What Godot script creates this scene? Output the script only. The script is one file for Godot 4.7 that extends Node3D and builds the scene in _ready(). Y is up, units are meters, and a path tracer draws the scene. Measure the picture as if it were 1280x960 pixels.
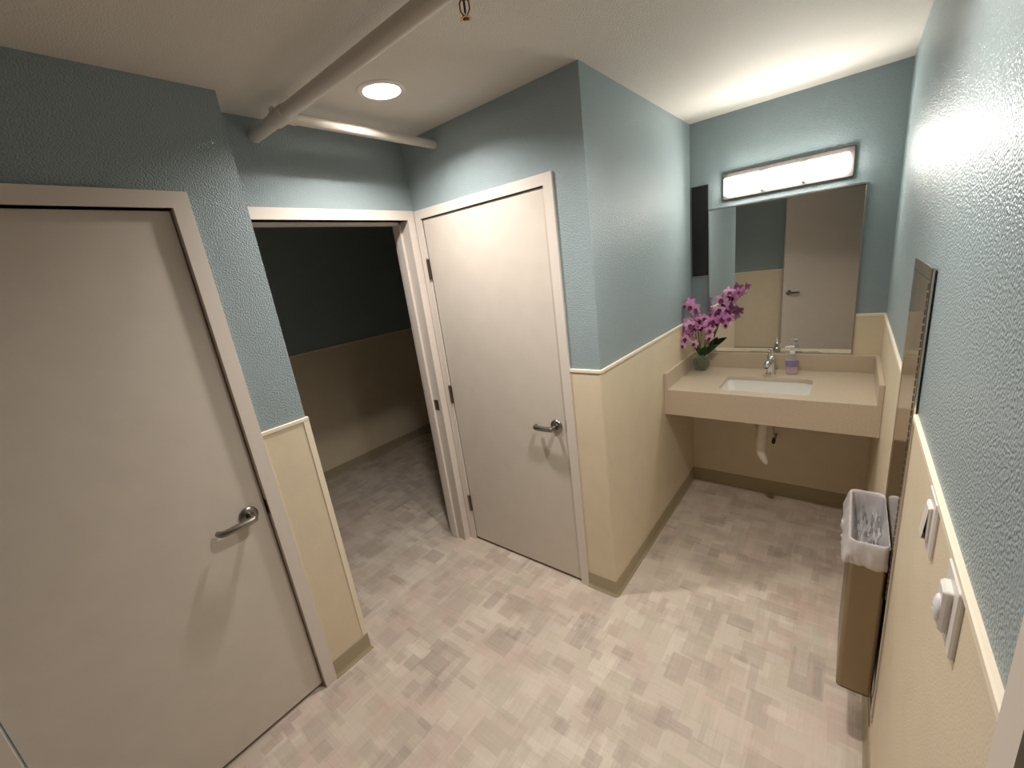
extends Node3D
# A small washroom: vanity alcove on the right, three flat doors on the left.
# Plan coordinates: x to the right, d ahead (d = -z), y up, metres.

const RIGHT := 0.151      # face of the right wall
const ALC := -0.845       # left face of the vanity alcove
const LEFT := -1.730      # face of the left wall
const REC := -1.907       # face of the recessed doorway wall
const D_COR := 0.702      # end of the left wall
const D_MID := 1.613      # face of the middle door wall
const D_SINK := 2.982     # face of the sink wall
const D_REAR := -1.15
const CEIL := 2.404
const RAIL := 1.22
const BASE := 0.095
const LAMP_A := Vector2(-1.435, 1.166)
const LAMP_B := Vector2(-0.37, 1.10)

var mats := {}
var taken := {}
var rng := RandomNumberGenerator.new()

# ------------------------------------------------------------------ mesh builder
class MB:
	var v := PackedVector3Array()
	var n := PackedVector3Array()
	var t := PackedVector2Array()

	func tri_n(a, b, c, na, nb, nc):
		v.append(a); v.append(c); v.append(b)
		n.append(na); n.append(nc); n.append(nb)
		for p in [a, c, b]: t.append(Vector2(p.x + p.z, p.y))

	func tri(a: Vector3, b: Vector3, c: Vector3):
		var m := (b - a).cross(c - a)
		if m.length() < 1e-14: return
		m = m.normalized()
		tri_n(a, b, c, m, m, m)

	func quad(a, b, c, d):
		tri(a, b, c); tri(a, c, d)

	func box(lo: Vector3, hi: Vector3):
		var p = func(i, j, k): return Vector3(hi.x if i else lo.x, hi.y if j else lo.y, hi.z if k else lo.z)
		quad(p.call(0,0,1), p.call(1,0,1), p.call(1,1,1), p.call(0,1,1))
		quad(p.call(1,0,0), p.call(0,0,0), p.call(0,1,0), p.call(1,1,0))
		quad(p.call(1,0,1), p.call(1,0,0), p.call(1,1,0), p.call(1,1,1))
		quad(p.call(0,0,0), p.call(0,0,1), p.call(0,1,1), p.call(0,1,0))
		quad(p.call(0,1,1), p.call(1,1,1), p.call(1,1,0), p.call(0,1,0))
		quad(p.call(0,0,0), p.call(1,0,0), p.call(1,0,1), p.call(0,0,1))

	static func inset(poly: PackedVector2Array, k: float) -> PackedVector2Array:
		var out := PackedVector2Array()
		var c := poly.size()
		for i in c:
			var e1 := (poly[i] - poly[(i + c - 1) % c]).normalized()
			var e2 := (poly[(i + 1) % c] - poly[i]).normalized()
			var n1 := Vector2(-e1.y, e1.x)
			var n2 := Vector2(-e2.y, e2.x)
			out.append(poly[i] + (n1 + n2) * k / maxf(0.2, 1.0 + n1.dot(n2)))
		return out

	# polygon (counter-clockwise in XY) pushed out along Z, front and back edges bevelled
	func slab(poly: PackedVector2Array, z0: float, z1: float, bev := 0.0, back_bev := 0.0, smooth := false):
		var c := poly.size()
		var front := inset(poly, bev) if bev > 0.0 else poly
		var back := inset(poly, back_bev) if back_bev > 0.0 else poly
		var rings := []
		if back_bev > 0.0: rings.append([back, z0])
		rings.append([poly, z0 + back_bev])
		rings.append([poly, z1 - bev])
		if bev > 0.0: rings.append([front, z1])
		for r in rings.size() - 1:
			var pa: PackedVector2Array = rings[r][0]
			var pb: PackedVector2Array = rings[r + 1][0]
			var za: float = rings[r][1]
			var zb: float = rings[r + 1][1]
			for i in c:
				var j := (i + 1) % c
				var a := Vector3(pa[i].x, pa[i].y, za)
				var b := Vector3(pa[j].x, pa[j].y, za)
				var cc := Vector3(pb[j].x, pb[j].y, zb)
				var dd := Vector3(pb[i].x, pb[i].y, zb)
				if smooth:
					var ni := _vn(poly, i)
					var nj := _vn(poly, j)
					tri_n(a, b, cc, ni, nj, nj); tri_n(a, cc, dd, ni, nj, ni)
				else:
					quad(a, b, cc, dd)
		for idx in [[front, z1, true], [back, z0, false]]:
			var pp: PackedVector2Array = idx[0]
			var tr := Geometry2D.triangulate_polygon(pp)
			for k in range(0, tr.size(), 3):
				var a2 := pp[tr[k]]; var b2 := pp[tr[k + 1]]; var c2 := pp[tr[k + 2]]
				if (b2 - a2).cross(c2 - a2) < 0.0:
					var s := b2; b2 = c2; c2 = s
				var z: float = idx[1]
				if idx[2]: tri(Vector3(a2.x, a2.y, z), Vector3(b2.x, b2.y, z), Vector3(c2.x, c2.y, z))
				else: tri(Vector3(a2.x, a2.y, z), Vector3(c2.x, c2.y, z), Vector3(b2.x, b2.y, z))

	func _vn(poly: PackedVector2Array, i: int) -> Vector3:
		var c := poly.size()
		var e := (poly[i] - poly[(i + c - 1) % c]).normalized() + (poly[(i + 1) % c] - poly[i]).normalized()
		return Vector3(e.y, -e.x, 0).normalized()

	# smooth surface through a grid of points; normal = du x dv
	func grid(g: Array, wrap := false, flip := false):
		var rows := g.size()
		var cols: int = g[0].size()
		var nm := []
		for i in rows:
			var rn := []
			for j in cols:
				var jm := (j + cols - 1) % cols if wrap else maxi(j - 1, 0)
				var jp := (j + 1) % cols if wrap else mini(j + 1, cols - 1)
				var du: Vector3 = g[i][jp] - g[i][jm]
				var dv: Vector3 = g[mini(i + 1, rows - 1)][j] - g[maxi(i - 1, 0)][j]
				var m := du.cross(dv)
				if m.length() < 1e-12: m = (g[mini(i + 1, rows - 1)][j] - g[maxi(i - 1, 0)][j]); 
				m = m.normalized()
				rn.append(-m if flip else m)
			nm.append(rn)
		for i in rows - 1:
			for j in (cols if wrap else cols - 1):
				var k := (j + 1) % cols
				var a: Vector3 = g[i][j]; var b: Vector3 = g[i][k]; var c: Vector3 = g[i + 1][k]; var d: Vector3 = g[i + 1][j]
				if flip:
					_t(a, c, b, nm[i][j], nm[i + 1][k], nm[i][k]); _t(a, d, c, nm[i][j], nm[i + 1][j], nm[i + 1][k])
				else:
					_t(a, b, c, nm[i][j], nm[i][k], nm[i + 1][k]); _t(a, c, d, nm[i][j], nm[i + 1][k], nm[i + 1][j])

	func _t(a: Vector3, b: Vector3, c: Vector3, na, nb, nc):
		if (b - a).cross(c - a).length() < 1e-13: return
		tri_n(a, b, c, na, nb, nc)

	# profile of (radius, height) turned about an axis from base along up; sharp corners where a point is doubled
	func lathe(prof: Array, seg := 24, base := Vector3.ZERO, up := Vector3.UP):
		var q := Quaternion(Vector3.UP, up) if up.dot(Vector3.UP) > -0.999 else Quaternion(Vector3.RIGHT, PI)
		var parts := [[]]
		for i in prof.size():
			parts[-1].append(prof[i])
			if i > 0 and i < prof.size() - 1 and prof[i] == prof[i - 1]:
				parts[-1].pop_back()
				parts.append([prof[i]])
		for pr in parts:
			if pr.size() < 2: continue
			var g := []
			for p in pr:
				var row := []
				for j in seg:
					var a := TAU * j / seg
					row.append(base + q * Vector3(p.x * cos(a), p.y, -p.x * sin(a)))
				g.append(row)
			grid(g, true)

	# round bar along points; radii per point; flat squeezes the section along the `side` axis
	func tube(pts: Array, radii: Array, seg := 14, flat := 1.0, side := Vector3.ZERO, caps := true):
		var g := []
		var ref := Vector3.ZERO
		for i in pts.size():
			var tan: Vector3 = (pts[mini(i + 1, pts.size() - 1)] - pts[maxi(i - 1, 0)]).normalized()
			if ref == Vector3.ZERO:
				ref = side if side != Vector3.ZERO else (Vector3.UP if absf(tan.y) < 0.9 else Vector3.RIGHT)
			var a := (ref - tan * ref.dot(tan)).normalized()
			if side == Vector3.ZERO: ref = a
			var b := tan.cross(a)
			var row := []
			for j in seg:
				var w := TAU * j / seg
				row.append(pts[i] + a * cos(w) * radii[i] * flat + b * sin(w) * radii[i])
			g.append(row)
		grid(g, true)
		if caps:
			for e in [0, g.size() - 1]:
				var c: Vector3 = pts[e]
				for j in seg:
					if e == 0: tri(c, g[e][(j + 1) % seg], g[e][j])
					else: tri(c, g[e][j], g[e][(j + 1) % seg])

	func add_mesh(o: MB, x: Transform3D):
		for i in o.v.size():
			v.append(x * o.v[i]); n.append((x.basis * o.n[i]).normalized()); t.append(o.t[i])

	func mesh() -> ArrayMesh:
		var arr := []
		arr.resize(Mesh.ARRAY_MAX)
		arr[Mesh.ARRAY_VERTEX] = v
		arr[Mesh.ARRAY_NORMAL] = n
		arr[Mesh.ARRAY_TEX_UV] = t
		var m := ArrayMesh.new()
		m.add_surface_from_arrays(Mesh.PRIMITIVE_TRIANGLES, arr)
		return m

# ------------------------------------------------------------------ helpers
func V(x, y, d) -> Vector3: return Vector3(x, y, -d)

func rect(x0, y0, x1, y1) -> PackedVector2Array:
	return PackedVector2Array([Vector2(x0, y0), Vector2(x1, y0), Vector2(x1, y1), Vector2(x0, y1)])

func rrect(x0, y0, x1, y1, r, k := 5) -> PackedVector2Array:
	var o := PackedVector2Array()
	for c in [[x1 - r, y0 + r, -PI / 2], [x1 - r, y1 - r, 0.0], [x0 + r, y1 - r, PI / 2], [x0 + r, y0 + r, PI]]:
		for i in k + 1:
			var a: float = c[2] + PI / 2 * i / k
			o.append(Vector2(c[0] + r * cos(a), c[1] + r * sin(a)))
	return o

# box with all edges chamfered, in the node's own axes
func cbox(m: MB, lo: Vector3, hi: Vector3, b := 0.002):
	m.slab(rrect(lo.x, lo.y, hi.x, hi.y, b, 1), lo.z, hi.z, b, b)

func numbered(s: String) -> String:
	if not taken.has(s):
		taken[s] = 0
		return s
	taken[s] += 1
	return "%s_%03d" % [s, taken[s]]

func obj(called: String, m: MB, mat: Material, parent: Node = null) -> MeshInstance3D:
	var o := MeshInstance3D.new()
	o.name = called if parent else numbered(called)
	o.mesh = m.mesh()
	o.material_override = mat
	o.cast_shadow = GeometryInstance3D.SHADOW_CASTING_SETTING_ON
	(parent if parent else self).add_child(o, true)
	return o

func tag(o: Node, label: String, category: String, group := "", kind := ""):
	o.set_meta("label", label)
	o.set_meta("category", category)
	if group: o.set_meta("group", group)
	if kind: o.set_meta("kind", kind)

func thing(called: String, label: String, category: String, xf := Transform3D.IDENTITY, group := "", kind := "") -> Node3D:
	var o := Node3D.new()
	o.name = numbered(called)
	add_child(o)
	o.transform = xf
	tag(o, label, category, group, kind)
	return o

# axes on a wall: X to the right as one faces it, Y up, Z out of it into the room
func on_wall(side: String, x, y, d) -> Transform3D:
	var out := Vector3.BACK
	if side == "left": out = Vector3.RIGHT
	elif side == "right": out = Vector3.LEFT
	elif side == "rear": out = Vector3.FORWARD
	return Transform3D(Basis(Vector3.UP.cross(out), Vector3.UP, out), V(x, y, d))

func wall(called: String, label: String, boxes: Array, mat: Material) -> MeshInstance3D:
	var m := MB.new()
	for b in boxes:
		m.box(Vector3(b[0], b[2], -b[5]), Vector3(b[1], b[3], -b[4]))
	var o := obj(called, m, mat)
	tag(o, label, "wall" if called.begins_with("wall") else called.split("_")[0], "", "structure")
	return o

# closed profile of (offset from wall, height) carried along a plan path (x, d); the room lies on the right of the path direction seen from above with d ahead
func run(path: Array, prof: Array) -> MB:
	var m := MB.new()
	var c := path.size()
	var rows := []
	for i in c:
		var e1: Vector2 = (path[i] - path[i - 1]).normalized() if i > 0 else (path[1] - path[0]).normalized()
		var e2: Vector2 = (path[i + 1] - path[i]).normalized() if i < c - 1 else e1
		var n1 := Vector2(e1.y, -e1.x)
		var n2 := Vector2(e2.y, -e2.x)
		var k := (n1 + n2) / (1.0 + n1.dot(n2))
		var row := []
		for p in prof:
			var q: Vector2 = path[i] + k * p.x
			row.append(V(q.x, p.y, q.y))
		rows.append(row)
	var np := prof.size()
	for i in c - 1:
		for j in np:
			var l := (j + 1) % np
			m.quad(rows[i][j], rows[i + 1][j], rows[i + 1][l], rows[i][l])
	var pp := PackedVector2Array(prof)
	var tr := Geometry2D.triangulate_polygon(pp)
	for e in [0, c - 1]:
		for k2 in range(0, tr.size(), 3):
			m.tri(rows[e][tr[k2]], rows[e][tr[k2 + 1]], rows[e][tr[k2 + 2]])
	return m

func wainscot(parent: Node, path: Array, caps := []):
	obj("wainscot_panel", run(path, [Vector2(0, 0.02), Vector2(0.004, 0.02), Vector2(0.004, RAIL - 0.006), Vector2(0, RAIL - 0.006)]), mats.wainscot, parent)
	for cp in (caps if caps else [path]):
		obj("cap_trim", run(cp, [Vector2(0, RAIL - 0.017), Vector2(0.0065, RAIL - 0.017), Vector2(0.0085, RAIL - 0.014), Vector2(0.0085, RAIL - 0.002), Vector2(0.006, RAIL), Vector2(0, RAIL)]), mats.cap, parent)
	obj("cove_base", run(path, [Vector2(0, 0), Vector2(0.016, 0), Vector2(0.0155, 0.004), Vector2(0.011, 0.012), Vector2(0.0085, 0.022), Vector2(0.008, BASE - 0.004), Vector2(0.0055, BASE), Vector2(0, BASE)]), mats.base, parent)

func edge_trim(parent: Node, x0, x1, d0, d1):
	var m := MB.new()
	m.box(Vector3(x0, BASE, -d1), Vector3(x1, RAIL - 0.008, -d0))
	obj("edge_trim", m, mats.cap, parent)

# ------------------------------------------------------------------ textures and materials
func noise_tex(px: int, freq: float, octaves: int, seed_: int, lo := 0.0, hi := 1.0, kind := FastNoiseLite.TYPE_SIMPLEX_SMOOTH) -> ImageTexture:
	var f := FastNoiseLite.new()
	f.seed = seed_
	f.noise_type = kind
	f.frequency = freq
	f.fractal_type = FastNoiseLite.FRACTAL_FBM if octaves > 1 else FastNoiseLite.FRACTAL_NONE
	f.fractal_octaves = octaves
	var im := f.get_seamless_image(px, px)
	im.convert(Image.FORMAT_RGB8)
	if lo > 0.0 or hi < 1.0:
		var d := im.get_data()
		for i in d.size():
			d[i] = int(255.0 * (lo + (hi - lo) * d[i] / 255.0))
		im = Image.create_from_data(px, px, false, Image.FORMAT_RGB8, d)
	return ImageTexture.create_from_image(im)

func paint(c: Color, rough: float, bump: Texture2D = null, depth := 0.0, scale := 1.0, metal := 0.0) -> StandardMaterial3D:
	var m := StandardMaterial3D.new()
	m.albedo_color = c
	m.roughness = rough
	m.metallic = metal
	if bump:
		m.heightmap_enabled = true
		m.heightmap_texture = bump
		m.heightmap_scale = depth
	if bump or scale != 1.0:
		m.uv1_triplanar = true
		m.uv1_world_triplanar = true
		m.uv1_scale = Vector3.ONE * scale
	return m

func mottle(m: StandardMaterial3D, tex: Texture2D) -> StandardMaterial3D:
	m.albedo_texture = tex
	m.uv1_triplanar = true
	m.uv1_world_triplanar = true
	return m

# sheet vinyl: a print of overlapping woven patches in pale taupe, rose grey and sage
func floor_texture() -> ImageTexture:
	var s := 2048            # 2.4 m a side
	var im := Image.create(s, s, false, Image.FORMAT_RGBA8)
	im.fill(Color8(203, 190, 175))
	var r := RandomNumberGenerator.new()
	r.seed = 41
	var inks := [Color8(218, 206, 191), Color8(211, 197, 182), Color8(184, 167, 154), Color8(172, 157, 144), Color8(196, 171, 158), Color8(178, 169, 149), Color8(226, 215, 200), Color8(158, 143, 132), Color8(206, 185, 173), Color8(192, 182, 161)]
	for k in 1900:
		var big := k < 700
		var w := r.randi_range(60, 190) if big else r.randi_range(26, 110)
		var h := r.randi_range(40, 110) if big else r.randi_range(18, 70)
		if r.randf() < 0.5:
			var q := w; w = h; h = q
		var ink: Color = inks[r.randi() % inks.size()]
		if not big and r.randf() < 0.25: ink = inks[[2, 3, 7, 7][r.randi() % 4]]
		var al := r.randf_range(0.20, 0.48)
		var patch := Image.create(w, h, false, Image.FORMAT_RGBA8)
		patch.fill(Color(ink.r, ink.g, ink.b, al))
		# woven streaks along the patch
		var along := w > h
		var lines := (h if along else w) / 3
		for l in lines:
			var g := r.randf_range(-0.05, 0.05)
			var c := Color(clampf(ink.r + g, 0, 1), clampf(ink.g + g, 0, 1), clampf(ink.b + g, 0, 1), al * r.randf_range(0.6, 1.0))
			var p := r.randi_range(0, (h if along else w) - 2)
			var a := r.randi_range(0, (w if along else h) / 2)
			var b := r.randi_range(a + 4, w if along else h)
			patch.fill_rect(Rect2i(a, p, b - a, 2) if along else Rect2i(p, a, 2, b - a), c)
		var x := r.randi_range(0, s - 1)
		var y := r.randi_range(0, s - 1)
		var full := Rect2i(0, 0, w, h)
		for ox in ([0, -s] if x + w > s else [0]):
			for oy in ([0, -s] if y + h > s else [0]):
				im.blend_rect(patch, full, Vector2i(x + ox, y + oy))
	# fine linen weave over all of it
	for k in 9000:
		var c2 := Color8(225, 215, 200, 26) if r.randf() < 0.5 else Color8(120, 108, 98, 26)
		var len := r.randi_range(30, 160)
		var strip := Image.create(len, 1, false, Image.FORMAT_RGBA8) if k % 2 == 0 else Image.create(1, len, false, Image.FORMAT_RGBA8)
		strip.fill(c2)
		im.blend_rect(strip, Rect2i(Vector2i.ZERO, strip.get_size()), Vector2i(r.randi_range(0, s), r.randi_range(0, s)))
	im.convert(Image.FORMAT_RGB8)
	im.resize(1024, 1024, Image.INTERPOLATE_LANCZOS)
	return ImageTexture.create_from_image(im)

func make_materials():
	var peel := noise_tex(1024, 0.14, 2, 5)
	var pebble := noise_tex(1024, 0.16, 2, 9)
	var soft := noise_tex(512, 0.012, 3, 12, 0.975, 1.0)
	var fleck := noise_tex(1024, 0.22, 2, 23, 0.66, 1.0)
	mats.blue = paint(Color8(150, 164, 167), 0.34, peel, 0.24, 1.0)
	mats.blue.metallic_specular = 0.25
	mats.ceiling = paint(Color8(214, 208, 199), 0.70, peel, 0.13, 1.0)
	mats.wainscot = mottle(paint(Color8(224, 209, 182), 0.50, pebble, 0.035, 1.0), soft)
	mats.cap = paint(Color8(238, 226, 204), 0.40)
	mats.base = paint(Color8(168, 154, 126), 0.55)
	mats.door = mottle(paint(Color8(214, 204, 192), 0.45, pebble, 0.008, 1.0), soft)
	mats.frame = paint(Color8(220, 210, 200), 0.42)
	mats.steel = paint(Color8(150, 147, 140), 0.28, null, 0.0, 1.0, 1.0)
	mats.brushed = paint(Color8(196, 190, 180), 0.13, null, 0.0, 1.0, 1.0)
	mats.bin = paint(Color8(150, 135, 110), 0.36, null, 0.0, 1.0, 1.0)
	mats.chrome = paint(Color8(225, 225, 222), 0.08, null, 0.0, 1.0, 1.0)
	mats.hinge = paint(Color8(128, 116, 102), 0.38, null, 0.0, 1.0, 1.0)
	mats.nickel = paint(Color8(170, 164, 158), 0.35, null, 0.0, 1.0, 1.0)
	mats.fixture = paint(Color8(120, 114, 110), 0.50, null, 0.0, 1.0, 1.0)
	mats.pipe = paint(Color8(205, 198, 188), 0.36)
	mats.white = paint(Color8(226, 220, 214), 0.32)
	mats.porcelain = paint(Color8(236, 233, 226), 0.10)
	mats.pvc = paint(Color8(222, 216, 204), 0.45)
	mats.dark = paint(Color8(24, 22, 20), 0.6)
	mats.black = paint(Color8(5, 5, 5), 0.55)
	mats.brass = paint(Color8(150, 118, 74), 0.30, null, 0.0, 1.0, 1.0)
	mats.stone = mottle(paint(Color8(242, 222, 195), 0.30), fleck)
	mats.leaf = paint(Color8(38, 62, 26), 0.38)
	mats.stem = paint(Color8(92, 104, 50), 0.5)
	mats.petal = paint(Color8(226, 168, 210), 0.55)
	mats.petal2 = paint(Color8(204, 124, 184), 0.55)
	mats.lip = paint(Color8(92, 14, 62), 0.5)
	for k in ["petal", "petal2"]:
		mats[k].backlight_enabled = true
		mats[k].backlight = Color(0.25, 0.12, 0.2)
	var fl := StandardMaterial3D.new()
	fl.albedo_texture = floor_texture()
	fl.roughness = 0.50
	fl.uv1_triplanar = true
	fl.uv1_world_triplanar = true
	fl.uv1_scale = Vector3.ONE / 2.7
	mats.floor = fl
	var mir := StandardMaterial3D.new()
	mir.albedo_color = Color8(226, 228, 226)
	mir.metallic = 1.0
	mir.roughness = 0.01
	mats.mirror = mir
	var gl := StandardMaterial3D.new()
	gl.albedo_color = Color(0.95, 0.98, 0.95, 0.06)
	gl.transparency = BaseMaterial3D.TRANSPARENCY_ALPHA
	gl.roughness = 0.03
	mats.glass = gl
	var wa := StandardMaterial3D.new()
	wa.albedo_color = Color(0.28, 0.31, 0.16, 0.42)
	wa.transparency = BaseMaterial3D.TRANSPARENCY_ALPHA
	wa.roughness = 0.05
	mats.water = wa
	var so := StandardMaterial3D.new()
	so.albedo_color = Color(0.88, 0.74, 0.84, 0.40)
	so.transparency = BaseMaterial3D.TRANSPARENCY_ALPHA
	so.roughness = 0.1
	mats.soap = so
	var ba := StandardMaterial3D.new()
	ba.albedo_color = Color(0.90, 0.88, 0.88, 0.50)
	ba.transparency = BaseMaterial3D.TRANSPARENCY_ALPHA
	ba.roughness = 0.30
	ba.cull_mode = BaseMaterial3D.CULL_DISABLED
	mats.bag = ba
	mats.lavender = paint(Color8(138, 126, 164), 0.4)
	mats.pump = paint(Color8(232, 230, 232), 0.35)
	mats.glow_round = glow(Color(1.0, 0.93, 0.84), 5.0)
	mats.glow_bar = glow(Color(1.0, 0.985, 0.95), 17.0)

func glow(c: Color, e: float) -> StandardMaterial3D:
	var m := paint(Color8(240, 238, 232), 0.5)
	m.emission_enabled = true
	m.emission = c
	m.emission_energy_multiplier = e
	return m

# ------------------------------------------------------------------ the room shell
func build_shell():
	var T := 0.12
	var up := CEIL + 0.05
	var fl := wall("floor", "pale taupe sheet vinyl floor printed with overlapping woven patches", [[-3.95, 1.75, -0.10, 0.0, -1.85, 3.25]], mats.floor)
	tag(fl, "pale taupe sheet vinyl floor printed with overlapping woven patches", "floor", "", "structure")
	# ceiling with two square cut-outs behind the downlight rings
	var xs := [-3.95, LAMP_A.x - 0.062, LAMP_A.x + 0.062, LAMP_B.x - 0.062, LAMP_B.x + 0.062, 1.75]
	var ds := [-1.85, LAMP_B.y - 0.062, LAMP_B.y + 0.062, 3.25]
	var da := [-1.85, LAMP_A.y - 0.062, LAMP_A.y + 0.062, 3.25]
	var boxes := []
	var cut_x := (LAMP_A.x + LAMP_B.x) / 2
	for half in [[-3.95, LAMP_A.x - 0.062, LAMP_A.x + 0.062, cut_x, da], [cut_x, LAMP_B.x - 0.062, LAMP_B.x + 0.062, 1.75, ds]]:
		for i in 3:
			for j in 3:
				if i == 1 and j == 1: continue
				boxes.append([half[i], half[i + 1], CEIL, CEIL + 0.10, half[4][j], half[4][j + 1]])
	boxes.append([LAMP_A.x - 0.1, LAMP_A.x + 0.1, CEIL + 0.08, CEIL + 0.12, LAMP_A.y - 0.1, LAMP_A.y + 0.1])
	boxes.append([LAMP_B.x - 0.1, LAMP_B.x + 0.1, CEIL + 0.08, CEIL + 0.12, LAMP_B.y - 0.1, LAMP_B.y + 0.1])
	wall("ceiling", "off white textured ceiling with recessed downlights and exposed pipe", boxes, mats.ceiling)

	# left wall with the opening of door 1, its end returning to the recessed doorway
	var w := wall("wall_left", "blue grey wall around the nearest door with cream wainscot strip", [
		[REC, LEFT, 0, up, 0.475, D_COR], [REC, LEFT, 0, up, -1.85, -0.292], [REC, LEFT, 2.024, up, -0.292, 0.475]], mats.blue)
	wainscot(w, [Vector2(LEFT, 0.524), Vector2(LEFT, D_COR), Vector2(REC, D_COR)])
	wainscot(w, [Vector2(LEFT, D_REAR), Vector2(LEFT, -0.342)])
	edge_trim(w, LEFT + 0.0035, LEFT + 0.0075, D_COR - 0.016, D_COR + 0.0075)

	w = wall("wall_recess", "blue wall above the open dark doorway", [
		[REC - T, REC, 0, up, 0.0, 0.752], [REC - T, REC, 0, up, 1.556, 3.1], [REC - T, REC, 2.020, up, 0.752, 1.556]], mats.blue)
	# middle wall with the opening of door 2, and the alcove's left side
	w = wall("wall_middle", "blue wall around the middle door turning the corner to the vanity alcove", [
		[REC - T, -1.844, 0, up, D_MID, D_MID + T], [-1.844, -1.044, 2.018, up, D_MID, D_MID + T], [-1.044, ALC, 0, up, D_MID, D_MID + T], [ALC - T, ALC, 0, up, D_MID + T, 3.1]], mats.blue)
	var path := [Vector2(-1.001, D_MID)]
	for i in 6:
		var a := PI / 2 * i / 5.0
		path.append(Vector2(ALC - 0.008 + 0.008 * sin(a), D_MID + 0.008 - 0.008 * cos(a)))
	path.append(Vector2(ALC, D_SINK))
	wainscot(w, path)
	w = wall("wall_sink", "blue wall behind the vanity mirror with cream wainscot under counter", [[REC - T, RIGHT + T, 0, up, D_SINK, D_SINK + T]], mats.blue)
	wainscot(w, [Vector2(ALC + 0.004, D_SINK), Vector2(RIGHT - 0.004, D_SINK)], [[Vector2(ALC + 0.004, D_SINK), Vector2(-0.736, D_SINK)], [Vector2(0.027, D_SINK), Vector2(RIGHT - 0.004, D_SINK)]])
	w = wall("wall_right", "long blue wall on the right with cream wainscot and switches", [
		[RIGHT, RIGHT + T, 0, up, 0.440, 3.1], [RIGHT, RIGHT + T, 0, up, -1.85, -0.438], [RIGHT, RIGHT + T, 2.024, up, -0.438, 0.440]], mats.blue)
	wainscot(w, [Vector2(RIGHT, D_SINK), Vector2(RIGHT, 0.492)])
	wainscot(w, [Vector2(RIGHT, -0.491), Vector2(RIGHT, D_REAR)])
	w = wall("wall_rear", "blue and cream wall seen only in the mirror behind the open door", [[-3.95, -0.775, 0, up, D_REAR - 0.12, D_REAR], [0.055, 1.75, 0, up, D_REAR - 0.12, D_REAR], [-0.775, 0.055, 2.15, up, D_REAR - 0.12, D_REAR], [-3.95, 1.75, 0, up, -1.97, -1.85]], mats.blue)
	wainscot(w, [Vector2(-0.776, D_REAR), Vector2(LEFT + 0.004, D_REAR)])
	# the dark room behind the doorway
	w = wall("wall_stall_left", "dim blue and cream wall deep inside the dark doorway", [[-3.90, -3.75, 0, up, 0.0, 3.1]], mats.blue)
	wainscot(w, [Vector2(-3.75, 0.12), Vector2(-3.75, 3.0)])
	w = wall("wall_stall_back", "far wall of the dark room behind the doorway", [[-3.90, REC - T, 0, up, 3.0, 3.1]], mats.blue)
	wainscot(w, [Vector2(-3.746, 3.0), Vector2(REC - T, 3.0)])
	w = wall("wall_stall_front", "near wall of the dark room behind the doorway", [[-3.90, REC - T, 0, up, 0.0, 0.12]], mats.blue)
	# passage outside the entrance
	w = wall("wall_passage", "plain wall of the passage outside the entrance", [[1.55, 1.70, 0, up, -1.85, 3.1], [RIGHT + T, 1.6, 0, up, 1.6, 1.7]], mats.blue)

# painted metal door frame: opening u0..u1 wide and top high, on a wall's own axes
func door_frame(called: String, label: String, xf: Transform3D, u0: float, u1: float, top: float, face: float, depth: float, stop_at: float):
	var t := thing(called, label, "door frame", xf, "", "structure")
	var proud := 0.012
	var polys := {
		"jamb": [PackedVector2Array([Vector2(u0 - face, 0.001), Vector2(u0, 0.001), Vector2(u0, top), Vector2(u0 - face, top + face)]),
			PackedVector2Array([Vector2(u1, 0.001), Vector2(u1 + face, 0.001), Vector2(u1 + face, top + face), Vector2(u1, top)])],
		"head": [PackedVector2Array([Vector2(u0, top), Vector2(u1, top), Vector2(u1 + face, top + face), Vector2(u0 - face, top + face)])]}
	for k in polys:
		var idx := 0
		for pl in polys[k]:
			var m := MB.new()
			m.slab(pl, 0.0, proud, 0.0, 0.0)
			# eased outer edge
			var lining := 0.016
			if k == "head":
				m.box(Vector3(u0, top, -depth), Vector3(u1, top + lining, 0.001))
				m.box(Vector3(u0, top - 0.014, -stop_at - 0.045), Vector3(u1, top, -stop_at))
			elif idx == 0:
				m.box(Vector3(u0 - lining, 0.001, -depth), Vector3(u0, top + lining, 0.001))
				m.box(Vector3(u0, 0.001, -stop_at - 0.045), Vector3(u0 + 0.014, top, -stop_at))
			else:
				m.box(Vector3(u1, 0.001, -depth), Vector3(u1 + lining, top + lining, 0.001))
				m.box(Vector3(u1 - 0.014, 0.001, -stop_at - 0.045), Vector3(u1, top, -stop_at))
			obj(k, m, mats.frame, t)
			idx += 1
	return t

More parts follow.
